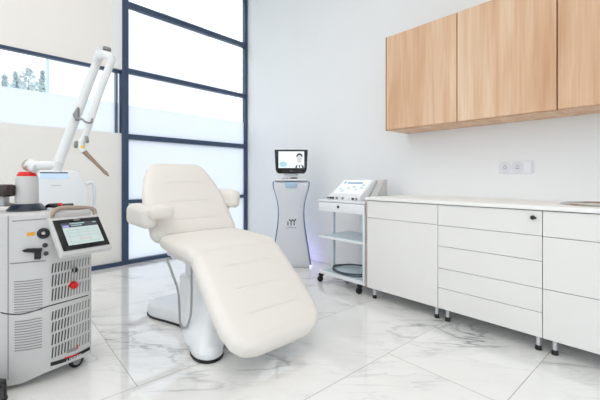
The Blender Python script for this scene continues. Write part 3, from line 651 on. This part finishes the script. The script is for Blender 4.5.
# red-capped post carrying the articulated arm
pb_ = at(27, 213, 1.83); PO = Vector((pb_.x, pb_.y, .832))
def ph(y): return EYE-(y-HY)/FPX*1.83-.832     # height above the body top of a photo row at the post
pw = 1.83/FPX
obj('post_collar', lathe(bmesh.new(), [(16.5*pw, 0), (16.5*pw, .005), (11.6*pw, .034), (10.6*pw, .036)], PO, n=36), 'navy', la, label='dark flared collar')
obj('post', lathe(bmesh.new(), [(9.8*pw, .01), (9.8*pw, ph(200)), (9.4*pw, ph(178)), (8.9*pw, ph(176.2))], PO, n=36), 'lwhite', la)
obj('post_ring', lathe(bmesh.new(), [(8.6*pw, ph(176.4)), (8.4*pw, ph(175.5)), (7.0*pw, ph(172.3)), (6.2*pw, ph(171.8)), (.01, ph(171.7))], PO, n=36), 'red', la, label='red ring light cap')
# articulated arm
AD = 1.83
arm = obj('articulated_arm', tube(bmesh.new(), [at(37, 165.5, AD), at(57, 165.5, AD+.04)], .0235, 18), 'lgrey', la)
obj('elbow_joint', lathe(bmesh.new(), [(.02, -.03), (.03, -.024), (.031, .02), (.022, .026)], at(33, 166, AD), (.5, -.4, -.35)), 'lgrey', arm)
obj('elbow_cap', lathe(bmesh.new(), [(.029, -.02), (.03, .0), (.024, .012), (.004, .013)], at(27.5, 164.5, AD-.01), (-.75, -.5, .45)), 'beige', arm, label='beige elbow cap')
obj('elbow_block', tube(bmesh.new(), [at(56, 170, AD+.04), at(59, 161, AD+.04)], .0255, 18), 'lgrey', arm)
obj('rising_tube', tube(bmesh.new(), [at(57, 166, AD+.05), at(78.5, 110.5, AD+.12), at(98.5, 58, AD+.19)], [.024, .0235, .022], 18), 'lgrey', arm)
obj('top_joint', tube(bmesh.new(), [at(96.5, 62, AD+.18), at(99.5, 51.5, AD+.19), at(102.5, 48.6, AD+.17)], [.022, .029, .019], 18, smoothpath=3), 'lgrey', arm)
obj('top_cap', lathe(bmesh.new(), [(.021, 0), (.021, .014), (.016, .018)], at(106.8, 50.5, AD+.10), (.15, -.1, 1)), 'grey', arm, label='grey joint cap')
obj('top_block', tube(bmesh.new(), [at(100, 55.5, AD+.17), at(106, 54.5, AD+.10), at(112.5, 60, AD+.08)], [.027, .028, .021], 18, smoothpath=3), 'lgrey', arm)
obj('falling_tube', tube(bmesh.new(), [at(112.5, 58, AD+.08), at(98.5, 95, AD+.04), at(84.5, 139, AD)], [.019, .0175, .0155], 18), 'lgrey', arm)
obj('tube_clamp', tube(bmesh.new(), [at(78.5, 107.5, AD+.085), at(76.2, 115, AD+.08), at(77.5, 120, AD+.07)], [.006, .017, .011], 14), 'grey', arm, label='grey clamp between the tubes')
obj('clamp_bar', tube(bmesh.new(), [at(76.5, 118, AD+.07), at(82, 119.3, AD+.0), at(86, 122.2, AD-.03), at(91, 122.5, AD-.02), at(92, 119, AD)], .0055, 10, smoothpath=4), 'grey', arm)
obj('wrist_block', tube(bmesh.new(), [at(84, 139, AD), at(81, 145, AD-.01), at(84.5, 152, AD-.01)], [.017, .0235, .017], 16, smoothpath=3), 'lgrey', arm)
obj('wrist_cap', lathe(bmesh.new(), [(.019, -.004), (.019, .006), (.014, .010)], at(86.4, 139.5, AD-.02), (1, -.15, .2)), 'grey', arm)
obj('wrist_cap', lathe(bmesh.new(), [(.019, -.004), (.019, .006), (.014, .010)], at(76.4, 144.5, AD-.015), (-.9, -.05, .1)), 'grey', arm)
obj('wrist_mark', lathe(bmesh.new(), [(.0085, -.003), (.0085, .004)], at(82.5, 147, AD-.036), -FW, 12), 'yellow', arm, label='small yellow warning dot')
obj('handpiece', tube(bmesh.new(), [at(84.2, 151.5, AD-.01), at(86, 153.4, AD-.012), at(95, 162.3, AD-.02), at(103, 170.3, AD-.028), at(105.5, 172.8, AD-.03), at(108.6, 176, AD-.034)], [.0125, .0115, .009, .008, .0095, .003], 14), 'probe', arm, label='thin bronze handpiece')
# things lying on top of the machine
hb_ = at(5, 190.5, 1.76)
b = bmesh.new(); bx(b, -.09, .034, -.035, .035, -.031, .031, bev=.014, seg=3, mtx=Matrix.Translation(at(5, 190.5, 1.76)) @ Matrix.Rotation(-A, 4, 'Z'))
ho = obj('headrest_block', b, 'brown', la); ho.name = 'dark_holder'; ho['label'] = 'dark brown glossy holder at the left edge'
b = bmesh.new(); bx(b, -.06, .02, -.02, .02, -.05, 0, bev=.006, mtx=Matrix.Translation(at(3, 196, 1.80)) @ Matrix.Rotation(-A, 4, 'Z')); obj('holder_bracket', b, 'lwhite', la)
tl = thing('spare_handpiece', 'black handpiece with a red ring lying behind the push handle', 'handpiece', at(60, 205.6, 1.92))
obj('grip', tube(bmesh.new(), [at(46.5, 206.5, 1.90), at(49, 205.6, 1.9), at(56, 205.6, 1.91), at(60, 205.6, 1.92)], [.009, .011, .0135, .012], 12), 'gloss', tl)
obj('ring', tube(bmesh.new(), [at(57.5, 205.6, 1.915), at(62, 205.4, 1.93)], .0145, 14), 'red', tl); obj('shaft', tube(bmesh.new(), [at(61, 205.4, 1.925), at(73, 204.6, 1.97)], .0085, 10), 'dark', tl)
fp_ = at(-13, 377, 1.50)
fs = thing('foot_pedal', 'black foot pedal with a cable at the bottom left corner', 'foot pedal', (fp_.x-.06, fp_.y, 0))
b = bmesh.new(); pr = [(-.16, .02), (-.16, .085), (-.02, .105), (.018, .10), (.022, .065), (.012, .02)]
m_ = Matrix.Translation((fp_.x, fp_.y, 0)) @ Matrix.Rotation(-A, 4, 'Z')
prism(b, [m_ @ Vector((x, -.03, z)) for x, z in pr], (m_.to_3x3() @ Vector((0, .11, 0))), bev=.006); obj('cover', b, 'gloss', fs)
b = bmesh.new(); bx(b, -.17, .0, -.04, .09, .001, .02, bev=.004, mtx=m_); obj('base', b, 'black', fs)
obj('cable', tube(bmesh.new(), [at(1.5, 382, 1.505), at(4.2, 388, 1.5), at(5.0, 394, 1.51), at(2, 402, 1.52), m_ @ Vector((-.06, -.07, .007))], .0065, 8, smoothpath=5), 'black', fs)

# ------------------------------------------------------------------ cooling unit behind the laser
cx_, cy_ = (at(66, 178, 2.42).x, at(66, 178, 2.42).y)
co = thing('cooling_unit', 'white cabinet unit with a pale blue display, standing behind the laser machine', 'cooling unit', (cx_, cy_, 0), -.16)
co.scale.x = .83
k = 2.42/FPX; zt = lambda y: EYE-(y-HY)*k
prof = [(-.19, .09), (.105, .09), (.105, .55), (.155, zt(208)), (.165, zt(203)), (.158, zt(190)), (.135, zt(182)), (.10, zt(175)), (.07, zt(170.5)), (-.17, zt(170.5)), (-.19, zt(176))]
b = bmesh.new(); prism(b, [(x, -.03, z) for x, z in prof], (0, .22, 0), bev=.012, seg=3); cub = obj('body', b, 'cwhite', co, local=True)
b = bmesh.new(); prism(b, [(-.17, -.0315, zt(178.6)), (.022, -.0315, zt(178.6)), (.014, -.0315, zt(173.5)), (-.17, -.0315, zt(173.5))], (0, -.003, 0)); obj('display', b, 'scr_blue', cub, local=True, smooth=False, label='pale blue display')
b = bmesh.new(); prism(b, [(-.17, -.0315, zt(173.4)), (.014, -.0315, zt(173.4)), (.012, -.0315, zt(172.4)), (-.17, -.0315, zt(172.4))], (0, -.006, 0)); obj('display_lip', b, 'dark', cub, local=True, smooth=False)
b = bmesh.new(); prism(b, [(-.10, -.0305, zt(185.6)), (-.03, -.0305, zt(185.3)), (-.03, -.0305, zt(185)), (-.10, -.0305, zt(185.3))], (0, -.001, 0)); obj('maker_line', b, 'fin', cub, local=True, smooth=False)
obj('hose_port', tube(bmesh.new(), [(.15, .05, zt(184)), (.195, .05, zt(183)), (.205, .05, zt(195)), (.20, .05, zt(208)), (.15, .05, zt(214))], .013, 12, smoothpath=4), 'post', co, local=True, label='pale grey hose')
for x in (-.15, .07):
    for y in (.0, .16): obj('caster', lathe(bmesh.new(), [(.002, -.012), (.034, -.012), (.042, -.006), (.042, .006), (.034, .012), (.002, .012)], (x, y, .044), (1, 0, 0), 20), 'black', co, local=True)
for x in (-.15, .07):
    for y in (.0, .16): obj('fork', box(x-.02, x+.02, y-.01, y+.01, .08, .1), 'black', co, local=True)

# ------------------------------------------------------------------ camera
cam = bpy.data.cameras.new('camera'); co_ = bpy.data.objects.new('camera', cam); link(co_)
co_.location = (0, 0, EYE); co_.rotation_euler = (PI/2, 0, -A)
cam.sensor_width = 36; cam.sensor_fit = 'HORIZONTAL'; cam.lens = 36*FPX/600; cam.shift_y = -(200-HY)/600; cam.clip_start = .05; cam.clip_end = 300
bpy.context.scene.camera = co_

# ------------------------------------------------------------------ light: overcast daylight through the glass, added ceiling fill lamps
w = bpy.data.worlds.new('overcast_sky'); bpy.context.scene.world = w; w.use_nodes = True
bg = w.node_tree.nodes['Background']; bg.inputs['Color'].default_value = (.885, .94, 1.0, 1); bg.inputs['Strength'].default_value = 1.8
def lamp(name, x, y, sx, sy, e, c=(1, .935, .855)):
    l = bpy.data.lights.new(name, 'AREA'); l.shape = 'RECTANGLE'; l.size = sx; l.size_y = sy; l.energy = e; l.color = c
    o = bpy.data.objects.new(name, l); link(o); o.location = (x, y, CEIL-.02); return o
LW = 11  # unseen lamps, added as warm fill to brighten the room
for x, y in ((-1.9, -1.2), (.2, -1.2), (-1.9, 1.0), (.2, 1.0), (-1.6, 2.9), (.4, 2.9)):
    lamp('ceiling_fill_lamp', x, y, 1.2, .6, LW)
sc = bpy.context.scene
sc.view_settings.view_transform = 'Standard'; sc.view_settings.look = 'None'; sc.view_settings.gamma = 1; sc.view_settings.exposure = 0.2
sc.view_settings.use_curve_mapping = False
sc.cycles.max_bounces = 12; sc.cycles.diffuse_bounces = 6; sc.cycles.transparent_max_bounces = 16
sc.cycles.use_denoising = True
